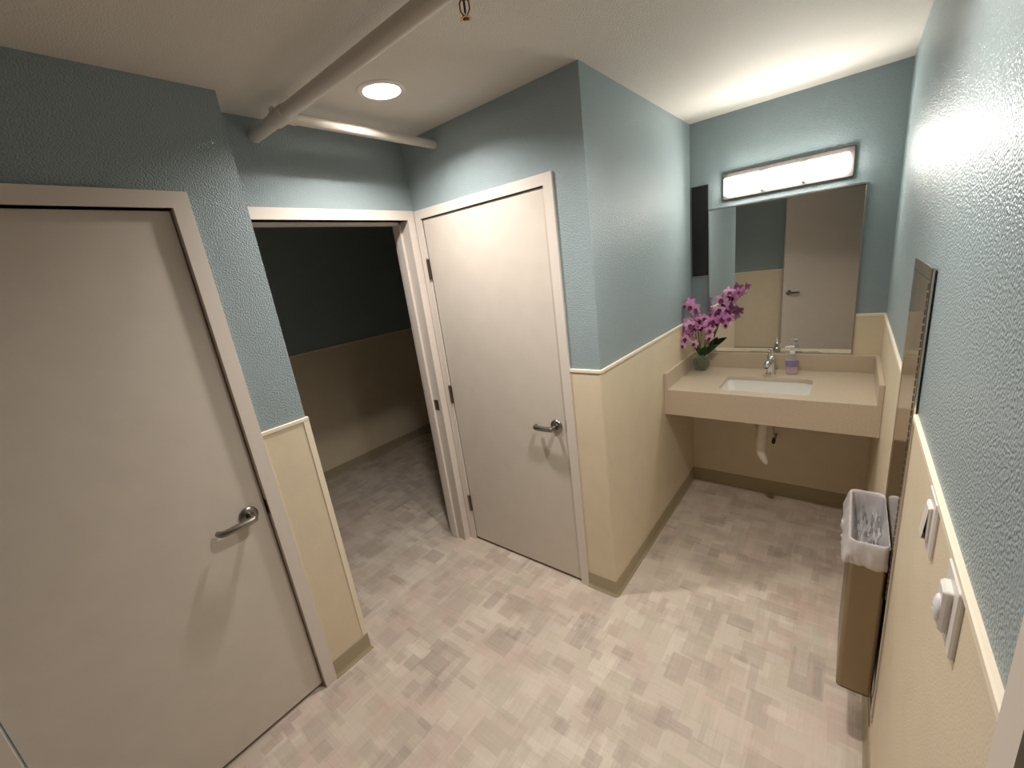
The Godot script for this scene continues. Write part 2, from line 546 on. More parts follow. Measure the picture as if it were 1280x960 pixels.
func lever(parent: Node, u: float, v: float, w: float, dir: float):
	# rose, neck and a flat bar that curls back to the door at its end
	var m := MB.new()
	m.lathe([Vector2(0.0, 0.013), Vector2(0.020, 0.013), Vector2(0.029, 0.010), Vector2(0.0335, 0.005), Vector2(0.034, 0.0)], 32, Vector3(u, v, w), Vector3.BACK)
	var rose := obj("rose", m, mats.steel, parent)
	m = MB.new()
	m.lathe([Vector2(0.0, 0.064), Vector2(0.010, 0.064), Vector2(0.0125, 0.061), Vector2(0.0125, 0.050), Vector2(0.0105, 0.034), Vector2(0.0105, 0.010)], 20, Vector3(u, v, w), Vector3.BACK)
	var pts := []
	var rad := []
	for s in [[0.0, 0.055, 0.0110], [0.02, 0.056, 0.0112], [0.05, 0.055, 0.0112], [0.08, 0.053, 0.0108], [0.095, 0.050, 0.0105], [0.104, 0.044, 0.010], [0.109, 0.034, 0.0095], [0.111, 0.024, 0.009]]:
		pts.append(Vector3(u + dir * s[0], v - s[0] * 0.05, w + s[1]))
		rad.append(s[2] * 1.2)
	m.tube(pts, rad, 14, 1.0, Vector3.UP)
	var h := obj("lever_handle", m, mats.steel, parent)
	m = MB.new()
	m.lathe([Vector2(0.0, 0.0015), Vector2(0.006, 0.0015), Vector2(0.0068, 0.0)], 16, Vector3(u, v, w + 0.064), Vector3.BACK)
	obj("key_cylinder", m, mats.nickel, h)

func leaf_mesh(u0, u1, v0, v1, w0, w1) -> MB:
	var m := MB.new()
	cbox(m, Vector3(u0, v0, w0), Vector3(u1, v1, w1), 0.002)
	return m

func knuckles(parent: Node, u: float, w: float, at: Array):
	for v in at:
		var m := MB.new()
		for k in 3:
			m.lathe([Vector2(0, 0.0), Vector2(0.0068, 0.0), Vector2(0.0068, 0.0), Vector2(0.0068, 0.0355), Vector2(0.0068, 0.0355), Vector2(0.0, 0.0355)], 14, Vector3(u, v - 0.054 + k * 0.0365, w))
		m.lathe([Vector2(0.0, 0.006), Vector2(0.005, 0.003), Vector2(0.0055, 0.0)], 12, Vector3(u, v + 0.0555, w))
		m.box(Vector3(u - 0.011, v - 0.054, w - 0.006), Vector3(u + 0.011, v + 0.055, w - 0.003))
		obj("hinge", m, mats.hinge, parent)

func build_doors():
	# door 1, nearest on the left; swings away, so its leaf sits back in the frame
	var xf := on_wall("left", LEFT, 0, 0)
	door_frame("trim_1", "cream metal frame around the nearest closed door on the left", xf, -0.292, 0.475, 2.024, 0.050, 0.15, 0.062)
	var t := thing("door_1", "large flat cream door filling the left foreground, lever near its right edge", "door", xf, "", "structure")
	obj("door_leaf", leaf_mesh(-0.2915, 0.471, 0.016, 2.019, -0.060, -0.016), mats.door, t)
	lever(t, 0.408, 0.922, -0.016, -1.0)
	var m := MB.new()
	m.box(Vector3(0.4745, 0.895, -0.045), Vector3(0.4757, 0.955, 0.002))
	obj("strike_plate", m, mats.hinge, t)

	# open doorway to the dark room
	xf = on_wall("left", REC, 0, 0)
	var f = door_frame("trim_2", "cream metal frame of the open dark doorway", xf, 0.752, 1.556, 2.020, 0.0475, 0.132, 0.055)
	m = MB.new()
	m.box(Vector3(1.5545, 0.925, -0.050), Vector3(1.5562, 0.990, -0.012))
	obj("strike_plate", m, mats.hinge, f)

	# door 2, facing the room
	xf = on_wall("back", 0, 0, D_MID)
	door_frame("trim_3", "cream metal frame around the closed middle door", xf, -1.844, -1.044, 2.018, 0.0455, 0.15, 0.047)
	t = thing("door_2", "flat cream middle door with three hinges and a lever, next to the open doorway", "door", xf, "", "structure")
	obj("door_leaf", leaf_mesh(-1.841, -1.047, 0.016, 2.014, -0.045, 0.001), mats.door, t)
	lever(t, -1.108, 0.916, 0.001, -1.0)
	knuckles(t, -1.8435, 0.015, [1.752, 1.02, 0.275])
	m = MB.new()
	m.box(Vector3(-1.0455, 0.90, -0.03), Vector3(-1.0435, 0.955, 0.0135))
	obj("strike_plate", m, mats.nickel, t)

	# the entrance beside the camera
	xf = on_wall("right", RIGHT, 0, 0)
	door_frame("trim_4", "cream metal frame of the entrance at the right edge", xf, -0.440, 0.438, 2.024, 0.052, 0.132, 0.055)
	# a door ajar in the rear wall, seen in the mirror
	var hinge := V(0.050, 0, -1.125)
	var away := V(-0.735, 0, -0.80) - hinge
	var ax := away.normalized()
	t = thing("door_3", "cream door standing ajar behind the viewer, seen reflected in the mirror", "door", Transform3D(Basis(ax, Vector3.UP, ax.cross(Vector3.UP)), hinge), "", "structure")
	# own axes: X along the leaf from the hinge, Z towards the sink wall or away from it
	obj("door_leaf", leaf_mesh(0.004, 0.845, 0.016, 2.132, -0.022, 0.022), mats.door, t)
	var face := 0.022 if ax.cross(Vector3.UP).z < 0 else -0.022
	var holder := Node3D.new()
	holder.name = "lever_set"
	t.add_child(holder)
	if face < 0:
		holder.transform = Transform3D(Basis(Vector3.LEFT, Vector3.UP, Vector3.FORWARD), Vector3.ZERO)
		lever(holder, -0.785, 0.922, 0.022, 1.0)
	else:
		lever(holder, 0.785, 0.922, 0.022, -1.0)

# ------------------------------------------------------------------ ceiling things
func build_ceiling_things():
	# recessed downlight: ring, short baffle, glowing lens, and its lamp
	var t := thing("downlight", "round recessed ceiling light glowing beside the white pipe", "ceiling light", Transform3D(Basis.IDENTITY, V(LAMP_A.x, CEIL, LAMP_A.y)), "recessed ceiling lights")
	var m := MB.new()
	m.lathe([Vector2(0.067, 0.002), Vector2(0.068, -0.003), Vector2(0.072, -0.006), Vector2(0.084, -0.005), Vector2(0.091, -0.002), Vector2(0.092, 0.0005)], 48)
	obj("trim_ring", m, mats.white, t)
	m = MB.new()
	m.lathe([Vector2(0.0665, 0.0), Vector2(0.0655, 0.046)], 48)
	obj("baffle", m, mats.white, t)
	m = MB.new()
	m.lathe([Vector2(0.066, 0.041), Vector2(0.04, 0.039), Vector2(0.0005, 0.0385)], 48)
	obj("lens", m, mats.glow_round, t)
	var l := AreaLight3D.new()
	l.name = "lamp"
	l.area_size = Vector2(0.09, 0.09)
	l.light_color = LIGHT_ROUND
	l.light_energy = POWER_ROUND
	l.area_range = 12.0
	l.shadow_enabled = true
	l.rotation_degrees = Vector3(-90, 0, 0)
	l.position = Vector3(0, 0.0365, 0)
	t.add_child(l)
	var t2 := t.duplicate()
	t2.name = numbered("downlight")
	add_child(t2)
	t2.position = V(LAMP_B.x, CEIL, LAMP_B.y)
	tag(t2, "round recessed ceiling light above the middle of the room", "ceiling light", "recessed ceiling lights")

	# painted sprinkler pipe: main run out of the doorway wall, tee, branch to the middle wall
	t = thing("sprinkler_pipe", "white painted pipe with a side branch hanging under the ceiling", "pipe", Transform3D(Basis.IDENTITY, V(REC, 2.335, 0.872)))
	var px := 0.002
	m = MB.new()
	m.tube([Vector3(0, 0, 0), Vector3(0.25, 0, 0), Vector3(1.0, 0, 0), Vector3(2.056, 0, 0)], [0.0245, 0.0245, 0.0245, 0.0245], 28, 1.0, Vector3.UP)
	obj("main_pipe", m, mats.pipe, t)
	m = MB.new()
	var bx := 0.245
	m.tube([Vector3(bx - 0.045, 0, 0), Vector3(bx - 0.043, 0, 0), Vector3(bx - 0.03, 0, 0), Vector3(bx + 0.03, 0, 0), Vector3(bx + 0.043, 0, 0), Vector3(bx + 0.045, 0, 0)], [0.0255, 0.0285, 0.0295, 0.0295, 0.0285, 0.0255], 28, 1.0, Vector3.UP)
	m.tube([Vector3(bx, 0, 0), Vector3(bx, 0, -0.040), Vector3(bx, 0, -0.047), Vector3(bx, 0, -0.050)], [0.0225, 0.0225, 0.0245, 0.0235], 24, 1.0, Vector3.UP)
	m.lathe([Vector2(0.0, 0.008), Vector2(0.008, 0.008), Vector2(0.012, 0.004), Vector2(0.013, 0.0)], 10, Vector3(bx - 0.01, 0.02, 0.022), Vector3(0, 0.4, 1).normalized())
	obj("tee_fitting", m, mats.pipe, t)
	m = MB.new()
	m.tube([Vector3(bx, 0, -0.045), Vector3(bx, 0, -0.4), Vector3(bx, 0, -(D_MID - 0.872))], [0.0195, 0.0195, 0.0195], 24, 1.0, Vector3.UP)
	obj("branch_pipe", m, mats.pipe, t)

	# pendent sprinkler head
	t = thing("fire_sprinkler", "small metal fire sprinkler head hanging from the ceiling", "sprinkler", Transform3D(Basis(Vector3.UP, 0.5), V(-0.838, CEIL, 1.0)))
	m = MB.new()
	m.lathe([Vector2(0.016, 0.0), Vector2(0.0165, -0.004), Vector2(0.0165, -0.004), Vector2(0.011, -0.005), Vector2(0.010, -0.012), Vector2(0.0, -0.012)], 18)
	m.lathe([Vector2(0.0085, -0.010), Vector2(0.0085, -0.022), Vector2(0.0, -0.022)], 6)
	obj("body", m, mats.brass, t)
	m = MB.new()
	for s in [-1.0, 1.0]:
		m.tube([Vector3(s * 0.007, -0.020, 0), Vector3(s * 0.0125, -0.028, 0), Vector3(s * 0.0125, -0.045, 0), Vector3(s * 0.004, -0.058, 0), Vector3(0, -0.060, 0)], [0.0024, 0.0024, 0.0022, 0.0024, 0.0026], 8)
	obj("yoke", m, mats.brass, t)
	m = MB.new()
	m.tube([Vector3(0, -0.022, 0), Vector3(0, -0.03, 0), Vector3(0, -0.048, 0), Vector3(0, -0.054, 0)], [0.0015, 0.003, 0.003, 0.0012], 8)
	obj("glass_bulb", m, mats.dark, t)
	m = MB.new()
	m.lathe([Vector2(0.0, -0.066), Vector2(0.004, -0.066), Vector2(0.004, -0.064), Vector2(0.006, -0.064)], 12)
	for k in 12:
		var a := TAU * k / 12.0
		var q := Transform3D(Basis(Vector3.UP, a), Vector3(0, -0.0635, 0))
		var p := MB.new()
		p.box(Vector3(0.004, -0.0006, -0.0022), Vector3(0.0145, 0.0006, 0.0022))
		m.add_mesh(p, q)
	m.lathe([Vector2(0.0, -0.0629), Vector2(0.0085, -0.0629), Vector2(0.0085, -0.0641), Vector2(0.0, -0.0641)], 18)
	obj("deflector", m, mats.brass, t)

# ------------------------------------------------------------------ vanity alcove
func build_vanity():
	var x0 := ALC + 0.0045
	var x1 := RIGHT - 0.0045
	var df := 2.396
	var top := 0.887
	var splash := 0.987
	var back := D_SINK - 0.0045
	var t := thing("vanity_counter", "beige speckled stone vanity counter with deep front apron and low splashes", "counter", Transform3D(Basis.IDENTITY, V(0, 0, back)))
	# own axes: Z towards the camera from the sink wall
	var w := back - df
	var hole := rrect(-0.565, back - 2.765, -0.132, back - 2.472, 0.035, 6)
	var m := MB.new()
	# the top in two halves round the cut-out, as polygons in (x, z)
	var mid := -0.35
	var lefth := PackedVector2Array()
	var righth := PackedVector2Array()
	for half in 2:
		var pl := PackedVector2Array()
		var inner := []
		for p in hole:
			if (half == 0 and p.x <= mid) or (half == 1 and p.x >= mid): inner.append(p)
		# rrect order: bottom right, top right, top left, bottom left (counter-clockwise)
		if half == 0:
			pl = PackedVector2Array([Vector2(x0, 0), Vector2(mid, 0), Vector2(mid, hole[0].y)])
			inner.reverse()
			for p in inner: pl.append(p)
			pl.append(Vector2(mid, hole[14].y)); pl.append(Vector2(mid, w)); pl.append(Vector2(x0, w))
		else:
			pl = PackedVector2Array([Vector2(mid, 0), Vector2(x1, 0), Vector2(x1, w), Vector2(mid, w), Vector2(mid, hole[14].y)])
			inner.reverse()
			for p in inner: pl.append(p)
			pl.append(Vector2(mid, hole[0].y))
		var sl := MB.new()
		sl.slab(pl, 0.0, 0.022)
		# XY polygon -> x, z ; slab depth -> downwards from the top
		m.add_mesh(sl, Transform3D(Basis(Vector3.RIGHT, Vector3(0, 0, 1), Vector3(0, -1, 0)), Vector3(0, top, 0)))
	obj("countertop", m, mats.stone, t)
	m = MB.new()
	cbox(m, Vector3(x0, 0.730, w - 0.020), Vector3(x1, top + 0.0005, w + 0.0005), 0.0015)
	obj("apron", m, mats.stone, t)
	m = MB.new()
	cbox(m, Vector3(x0, top, 0.0), Vector3(x1, splash, 0.020), 0.0015)
	obj("backsplash", m, mats.stone, t)
	for s in [[x0, x0 + 0.020], [x1 - 0.020, x1]]:
		m = MB.new()
		cbox(m, Vector3(s[0], top, 0.020), Vector3(s[1], splash, w + 0.0005), 0.0015)
		obj("side_splash", m, mats.stone, t)

	# undermount basin
	t = thing("sink_basin", "white rectangular undermount sink set in the beige counter", "sink", Transform3D(Basis.IDENTITY, V(-0.3485, top, 2.6185)))
	m = MB.new()
	var loops := []
	for s in [[0.030, -0.0225, 0.045], [0.006, -0.0225, 0.038], [0.002, -0.026, 0.037], [-0.004, -0.05, 0.036], [-0.012, -0.09, 0.04], [-0.022, -0.118, 0.045], [-0.040, -0.132, 0.045], [-0.075, -0.138, 0.04], [-0.12, -0.141, 0.02]]:
		var g: float = s[0]
		var pl := rrect(-0.2165 - g, -0.1465 - g, 0.2165 + g, 0.1465 + g, s[2], 6)
		var row := []
		for p in pl: row.append(Vector3(p.x, s[1], -p.y))
		loops.append(row)
	var cen := []
	for p in loops[0]: cen.append(Vector3(0, -0.142, 0))
	loops.append(cen)
	m.grid(loops, true, false)
	obj("bowl", m, mats.porcelain, t)
	m = MB.new()
	m.lathe([Vector2(0.0, -0.137), Vector2(0.016, -0.137), Vector2(0.021, -0.1385), Vector2(0.023, -0.141)], 24)
	obj("drain", m, mats.chrome, t)

	# waste pipe under the counter, wrapped in white cover
	t = thing("drain_pipe", "white wrapped drain pipe hanging under the vanity counter", "pipe", Transform3D(Basis.IDENTITY, V(-0.348, 0, 2.62)))
	m = MB.new()
	m.tube([Vector3(0, 0.743, 0), Vector3(0, 0.70, 0), Vector3(0, 0.62, 0)], [0.018, 0.018, 0.018], 18)
	obj("tailpiece", m, mats.pvc, t)
	m = MB.new()
	m.tube([Vector3(-0.001, 0.665, 0), Vector3(-0.001, 0.66, 0), Vector3(-0.004, 0.60, 0), Vector3(-0.010, 0.53, 0.004), Vector3(-0.008, 0.475, 0.006), Vector3(0.004, 0.435, 0.006), Vector3(0.017, 0.408, 0.006), Vector3(0.023, 0.395, 0.006)], [0.015, 0.0265, 0.027, 0.030, 0.027, 0.022, 0.015, 0.007], 18)
	obj("insulation_cover", m, mats.pvc, t)
	m = MB.new()
	m.tube([Vector3(-0.005, 0.57, -0.01), Vector3(-0.02, 0.575, -0.05), Vector3(-0.06, 0.60, -0.16), Vector3(-0.075, 0.61, -0.30), Vector3(-0.076, 0.61, -0.352)], [0.019, 0.019, 0.019, 0.019, 0.019], 16)
	obj("trap_arm", m, mats.pvc, t)
	t = thing("stop_valve", "small water supply valve behind the drain pipe", "valve", Transform3D(Basis.IDENTITY, V(-0.322, 0.44, 2.90)))
	m = MB.new()
	m.tube([Vector3(0, 0, -0.074), Vector3(0, 0, 0.0), Vector3(0, 0, 0.03)], [0.008, 0.011, 0.011], 12)
	obj("valve_body", m, mats.nickel, t)
	m = MB.new()
	m.tube([Vector3(0, 0, 0.028), Vector3(0, 0, 0.045)], [0.018, 0.018], 12, 0.6, Vector3.RIGHT)
	obj("valve_handle", m, mats.dark, t)
	m = MB.new()
	m.tube([Vector3(0, 0.005, 0.0), Vector3(-0.01, 0.08, 0.0), Vector3(-0.05, 0.17, 0.01), Vector3(-0.075, 0.30, 0.02)], [0.005, 0.005, 0.005, 0.005], 10)
	obj("supply_hose", m, mats.nickel, t)

	# faucet
	t = thing("faucet", "chrome single hole faucet with short spout behind the sink", "faucet", Transform3D(Basis(Vector3.UP, -0.15), V(-0.352, top, 2.852)))
	m = MB.new()
	m.lathe([Vector2(0.0285, 0.0), Vector2(0.0285, 0.004), Vector2(0.026, 0.006), Vector2(0.0245, 0.02), Vector2(0.0235, 0.07), Vector2(0.0240, 0.098), Vector2(0.0235, 0.104), Vector2(0.021, 0.110), Vector2(0.016, 0.114), Vector2(0.0, 0.115)], 28)
	obj("body", m, mats.chrome, t)
	m = MB.new()
	m.tube([Vector3(0, 0.082, 0.008), Vector3(0, 0.085, 0.03), Vector3(0, 0.082, 0.055), Vector3(0, 0.076, 0.072), Vector3(0, 0.067, 0.080), Vector3(0, 0.059, 0.082)], [0.020, 0.019, 0.0175, 0.0165, 0.0155, 0.0145], 18)
	var sp := obj("spout", m, mats.chrome, t)
	m = MB.new()
	m.lathe([Vector2(0.0, -0.003), Vector2(0.010, -0.003), Vector2(0.011, 0.0)], 16, Vector3(0, 0.0588, 0.082))
	obj("aerator", m, mats.dark, sp)
	m = MB.new()
	m.lathe([Vector2(0.017, 0.112), Vector2(0.0165, 0.122), Vector2(0.0135, 0.136), Vector2(0.010, 0.143), Vector2(0.0, 0.145)], 20)
	m.tube([Vector3(0, 0.136, 0.004), Vector3(0, 0.146, 0.018), Vector3(0, 0.156, 0.034), Vector3(0, 0.163, 0.046)], [0.007, 0.0065, 0.0065, 0.0055], 12, 0.7, Vector3.UP)
	obj("lever_handle", m, mats.chrome, t)

	# soap pump bottle
	t = thing("soap_bottle", "clear pump bottle of lavender hand soap beside the faucet", "soap bottle", Transform3D(Basis(Vector3.UP, 0.12), V(-0.249, top + 0.0005, 2.874)))
	m = MB.new()
	var bl := []
	for s in [[0.0005, 0.0, 0.0], [0.029, 0.0, 0.019], [0.0305, 0.003, 0.0205], [0.033, 0.05, 0.022], [0.0365, 0.090, 0.0235], [0.0355, 0.097, 0.023], [0.026, 0.106, 0.018], [0.0165, 0.113, 0.0135], [0.0135, 0.118, 0.0125], [0.013, 0.124, 0.0125]]:
		var row := []
		for j in 28:
			var a := TAU * j / 28.0
			var ca := cos(a); var sa := sin(a)
			row.append(Vector3(s[0] * signf(ca) * pow(absf(ca), 0.75), s[1], -s[2] * signf(sa) * pow(absf(sa), 0.75)))
		bl.append(row)
	m.grid(bl, true)
	obj("bottle", m, mats.glass, t)
	m = MB.new()
	var inner := []
	for row in bl.slice(0, 5):
		var r2 := []
		for p in row: r2.append(Vector3(p.x * 0.94, 0.003 + p.y * 0.93, p.z * 0.92))
		inner.append(r2)
	var lid := []
	for p in inner[-1]: lid.append(Vector3(0, inner[-1][0].y, 0))
	inner.append(lid)
	m.grid(inner, true)
	obj("liquid_soap", m, mats.soap, t)
	m = MB.new()
	var lab := []
	for k in 2:
		var row := []
		for j in 12:
			var a := -PI * (0.14 + 0.72 * j / 11.0)
			var ca := cos(a); var sa := sin(a)
			var s: float = [1.0, 1.075][k]
			row.append(Vector3(0.0335 * s * signf(ca) * pow(absf(ca), 0.75), [0.046, 0.086][k], 0.0228 * s * pow(absf(sa), 0.75)))
		lab.append(row)
	m.grid(lab, false, false)
	obj("label_sticker", m, mats.lavender, t)
	m = MB.new()
	m.lathe([Vector2(0.0145, 0.122), Vector2(0.0145, 0.138), Vector2(0.012, 0.141), Vector2(0.006, 0.142), Vector2(0.006, 0.142), Vector2(0.0045, 0.143), Vector2(0.0045, 0.158), Vector2(0.0105, 0.159), Vector2(0.011, 0.168), Vector2(0.0, 0.170)], 20)
	m.tube([Vector3(0, 0.1645, 0), Vector3(-0.018, 0.1645, 0.002), Vector3(-0.032, 0.163, 0.003), Vector3(-0.036, 0.158, 0.003)], [0.0055, 0.005, 0.004, 0.0035], 10)
	obj("pump", m, mats.pump, t)

	# mirror
	var xf := on_wall("back", 0, 0, D_SINK)
	t = thing("wall_mirror", "large frameless looking mirror with thin metal edge above the counter", "mirror", xf)
	m = MB.new()
	m.slab(rect(-0.731, 0.9925, 0.022, 1.889), 0.005, 0.011, 0.002)
	obj("glass", m, mats.mirror, t)
	m = MB.new()
	cbox(m, Vector3(-0.735, 1.886, 0.0005), Vector3(0.026, 1.896, 0.014), 0.001)
	obj("edge_channel", m, mats.nickel, t)
	for s in [[-0.735, -0.7285], [0.0195, 0.026]]:
		m = MB.new()
		cbox(m, Vector3(s[0], 0.989, 0.0045), Vector3(s[1], 1.8865, 0.013), 0.001)
		obj("edge_channel", m, mats.nickel, t)

	# narrow black panel between corner and mirror
	t = thing("black_panel", "narrow tall black panel on the wall between corner and mirror", "panel", xf)
	m = MB.new()
	cbox(m, Vector3(-0.834, 1.497, 0.0), Vector3(-0.737, 2.043, 0.010), 0.001)
	obj("panel_board", m, mats.black, t)
	m = MB.new()
	cbox(m, Vector3(-0.834, 1.489, 0.0), Vector3(-0.737, 1.4965, 0.012), 0.001)
	obj("bottom_edge", m, mats.nickel, t)

	# vanity light
	t = thing("vanity_light", "long glowing bar light in a nickel frame over the mirror", "wall light", xf)
	m = MB.new()
	cbox(m, Vector3(-0.654, 1.931, 0.0), Vector3(-0.033, 2.081, 0.026), 0.005)
	obj("back_plate", m, mats.fixture, t)
	for k in 3:
		m = MB.new()
		var a := -0.634 + k * 0.194
		m.slab(rrect(a, 1.950, a + 0.1922, 2.0475, 0.012, 4), 0.026, 0.085, 0.012)
		obj("diffuser", m, mats.glow_bar, t)
	for k in 2:
		for y in [1.947, 2.0445]:
			m = MB.new()
			var a := -0.4408 + k * 0.194
			cbox(m, Vector3(a - 0.006, y, 0.02), Vector3(a + 0.006, y + 0.006, 0.087), 0.001)
			obj("clip", m, mats.nickel, t)
	var l := AreaLight3D.new()
	l.name = "lamp"
	l.area_size = Vector2(0.56, 0.095)
	l.light_color = LIGHT_BAR
	l.light_energy = POWER_BAR
	l.area_range = 12.0
	l.shadow_enabled = true
	l.rotation_degrees = Vector3(0, 180, 0)
	l.position = Vector3(-0.3445, 2.0005, 0.087)
	t.add_child(l)

func petal(m: MB, xf: Transform3D, length: float, width: float, cup: float):
	var g := []
	for i in 5:
		var s := i / 4.0
		var hw := width * sin(PI * (0.12 + 0.80 * s)) * 0.5
		var row := []
		for j in 3:
			var q := j - 1.0
			row.append(xf * Vector3(q * hw, length * s, cup * s * s - absf(q) * hw * 0.25))
		g.append(row)
	m.grid(g)

func build_orchid():
	rng.seed = 77
	var t := thing("orchid_arrangement", "purple orchid blooms in a round glass bowl vase at the counter corner", "flowers", Transform3D(Basis.IDENTITY, V(-0.752, 0.8875, 2.868)))
	# own axes: Y up, Z to the camera
	var m := MB.new()
	m.lathe([Vector2(0.0005, 0.0), Vector2(0.028, 0.0), Vector2(0.042, 0.010), Vector2(0.051, 0.028), Vector2(0.0545, 0.052), Vector2(0.051, 0.076), Vector2(0.042, 0.095), Vector2(0.036, 0.104), Vector2(0.0385, 0.110)], 32)
	obj("vase", m, mats.glass, t)
	m = MB.new()
	m.lathe([Vector2(0.0005, 0.003), Vector2(0.026, 0.003), Vector2(0.039, 0.012), Vector2(0.048, 0.028), Vector2(0.0515, 0.052), Vector2(0.048, 0.076), Vector2(0.042, 0.086), Vector2(0.0005, 0.086)], 32)
	obj("water", m, mats.water, t)
	# foam moss mound and twisted stems inside the bowl
	m = MB.new()
	for k in 9:
		var a := k * 2.4
		var pts := []
		var rad := []
		for i in 8:
			var s := i / 7.0
			var rr := 0.030 * sin(PI * (0.15 + 0.75 * s))
			pts.append(Vector3(cos(a + s * 2.2) * rr, 0.008 + 0.085 * s, sin(a + s * 2.2) * rr))
			rad.append(0.0042)
		m.tube(pts, rad, 7)
	obj("coiled_stems", m, mats.stem, t)
	# strap leaves
	for lf in [[-0.42, 0.135, 0.028, 0.62, 0.030], [0.45, 0.115, 0.044, 0.70, 0.05], [1.0, 0.135, 0.038, 0.85, 0.01]]:
		m = MB.new()
		var g := []
		var side := Vector3(sin(lf[0]), 0, cos(lf[0]) * 0.5)
		var nrm := Vector3.UP.cross(side).normalized()
		for i in 8:
			var s := i / 7.0
			var c: Vector3 = Vector3(0, 0.085, 0) + Vector3(sin(lf[0] * 1.2), 0, 0) * lf[1] * s * lf[3] + Vector3(0, lf[1] * (s * 0.95 - 0.32 * s * s * lf[3]), lf[4] * s)
			var hw: float = lf[2] * 0.5 * sin(PI * (0.16 + 0.80 * s))
			var row := []
			for j in 3:
				row.append(c + Vector3(sin(lf[0] * 1.2) * lf[3], 0.75, lf[4] * 6.0).cross(Vector3(0.30, 0.35, 0.90)).normalized() * (j - 1.0) * hw + Vector3(0, absf(j - 1.0) * hw * 0.3, 0))
			g.append(row)
		m.grid(g)
		obj("leaf", m, mats.leaf, t)
	# flower stems, each bending over, with blooms along the upper part
	var sprays := [
		{"tip": Vector3(-0.076, 0.450, 0.060), "top": Vector3(-0.030, 0.47, 0.02), "n": 6},
		{"tip": Vector3(-0.074, 0.200, 0.120), "top": Vector3(-0.060, 0.44, 0.06), "n": 8},
		{"tip": Vector3(-0.035, 0.215, 0.100), "top": Vector3(-0.020, 0.42, 0.05), "n": 7},
		{"tip": Vector3(0.020, 0.300, 0.075), "top": Vector3(0.010, 0.41, 0.03), "n": 6},
		{"tip": Vector3(0.200, 0.485, 0.010), "top": Vector3(0.120, 0.50, 0.00), "n": 8},
		{"tip": Vector3(0.175, 0.330, 0.040), "top": Vector3(0.125, 0.45, 0.02), "n": 7},
		{"tip": Vector3(0.085, 0.250, 0.090), "top": Vector3(0.075, 0.40, 0.04), "n": 7}]
	for si in sprays.size():
		var sp: Dictionary = sprays[si]
		var a := Vector3(rng.randf_range(-0.012, 0.012), 0.05, rng.randf_range(-0.012, 0.012))
		var b: Vector3 = Vector3(sp.top.x * 0.35, 0.25, sp.top.z * 0.4)
		var pts := []
		var rad := []
		for i in 15:
			var s := i / 14.0
			pts.append(a.bezier_interpolate(b, sp.top + Vector3(0, 0.03, 0), sp.tip, s))
			rad.append(0.0026 - 0.0012 * s)
		m = MB.new()
		m.tube(pts, rad, 7)
		var stem := obj("flower_stem", m, mats.stem, t)
		for k in sp.n:
			var s: float = 0.56 + 0.44 * k / (sp.n - 1.0)
			var i0 := clampi(int(s * 14.0), 0, 13)
			var at: Vector3 = pts[i0].lerp(pts[i0 + 1], s * 14.0 - i0)
			var off := Vector3(rng.randf_range(-0.026, 0.026), rng.randf_range(-0.022, 0.022), rng.randf_range(0.004, 0.03))
			if at.x + off.x < -0.052 : off.x = maxf(off.x, -0.075 - at.x)
			var look := Vector3(rng.randf_range(-0.5, 0.8), rng.randf_range(-0.25, 0.35), 1.0).normalized()
			var xx := Vector3.UP.cross(look).normalized()
			var bs := Basis(xx, look.cross(xx), look).rotated(look, rng.randf_range(-0.5, 0.5))
			var size := rng.randf_range(1.15, 1.5) * (1.0 if k < sp.n - 1 else 0.75)
			bs = bs.scaled_local(Vector3.ONE * size)
			var fx := Transform3D(bs, at + off)
			m = MB.new()
			m.tube([at, at + off * 0.5 + Vector3(0, 0.004, 0), at + off], [0.0012, 0.0011, 0.0011], 6)
			for q in [0.0, TAU * 0.36, -TAU * 0.36]:
				petal(m, fx * Transform3D(Basis(Vector3.BACK, q), Vector3(0, 0, 0.0)), 0.028, 0.015, -0.004)
			for q in [TAU * 0.20, -TAU * 0.20]:
				petal(m, fx * Transform3D(Basis(Vector3.BACK, q), Vector3(0, 0, 0.003)), 0.027, 0.024, 0.004)
			var bl := obj("blossom", m, mats.petal if rng.randf() < 0.62 else mats.petal2, t)
			m = MB.new()
			petal(m, fx * Transform3D(Basis(Vector3.BACK, PI), Vector3(0, 0.003, 0.005)), 0.021, 0.019, 0.013)
			petal(m, fx * Transform3D(Basis(Vector3.BACK, PI * 0.75), Vector3(0, 0.003, 0.005)), 0.011, 0.009, 0.008)
			petal(m, fx * Transform3D(Basis(Vector3.BACK, -PI * 0.75), Vector3(0, 0.003, 0.005)), 0.011, 0.009, 0.008)
			obj("lip", m, mats.lip, bl)

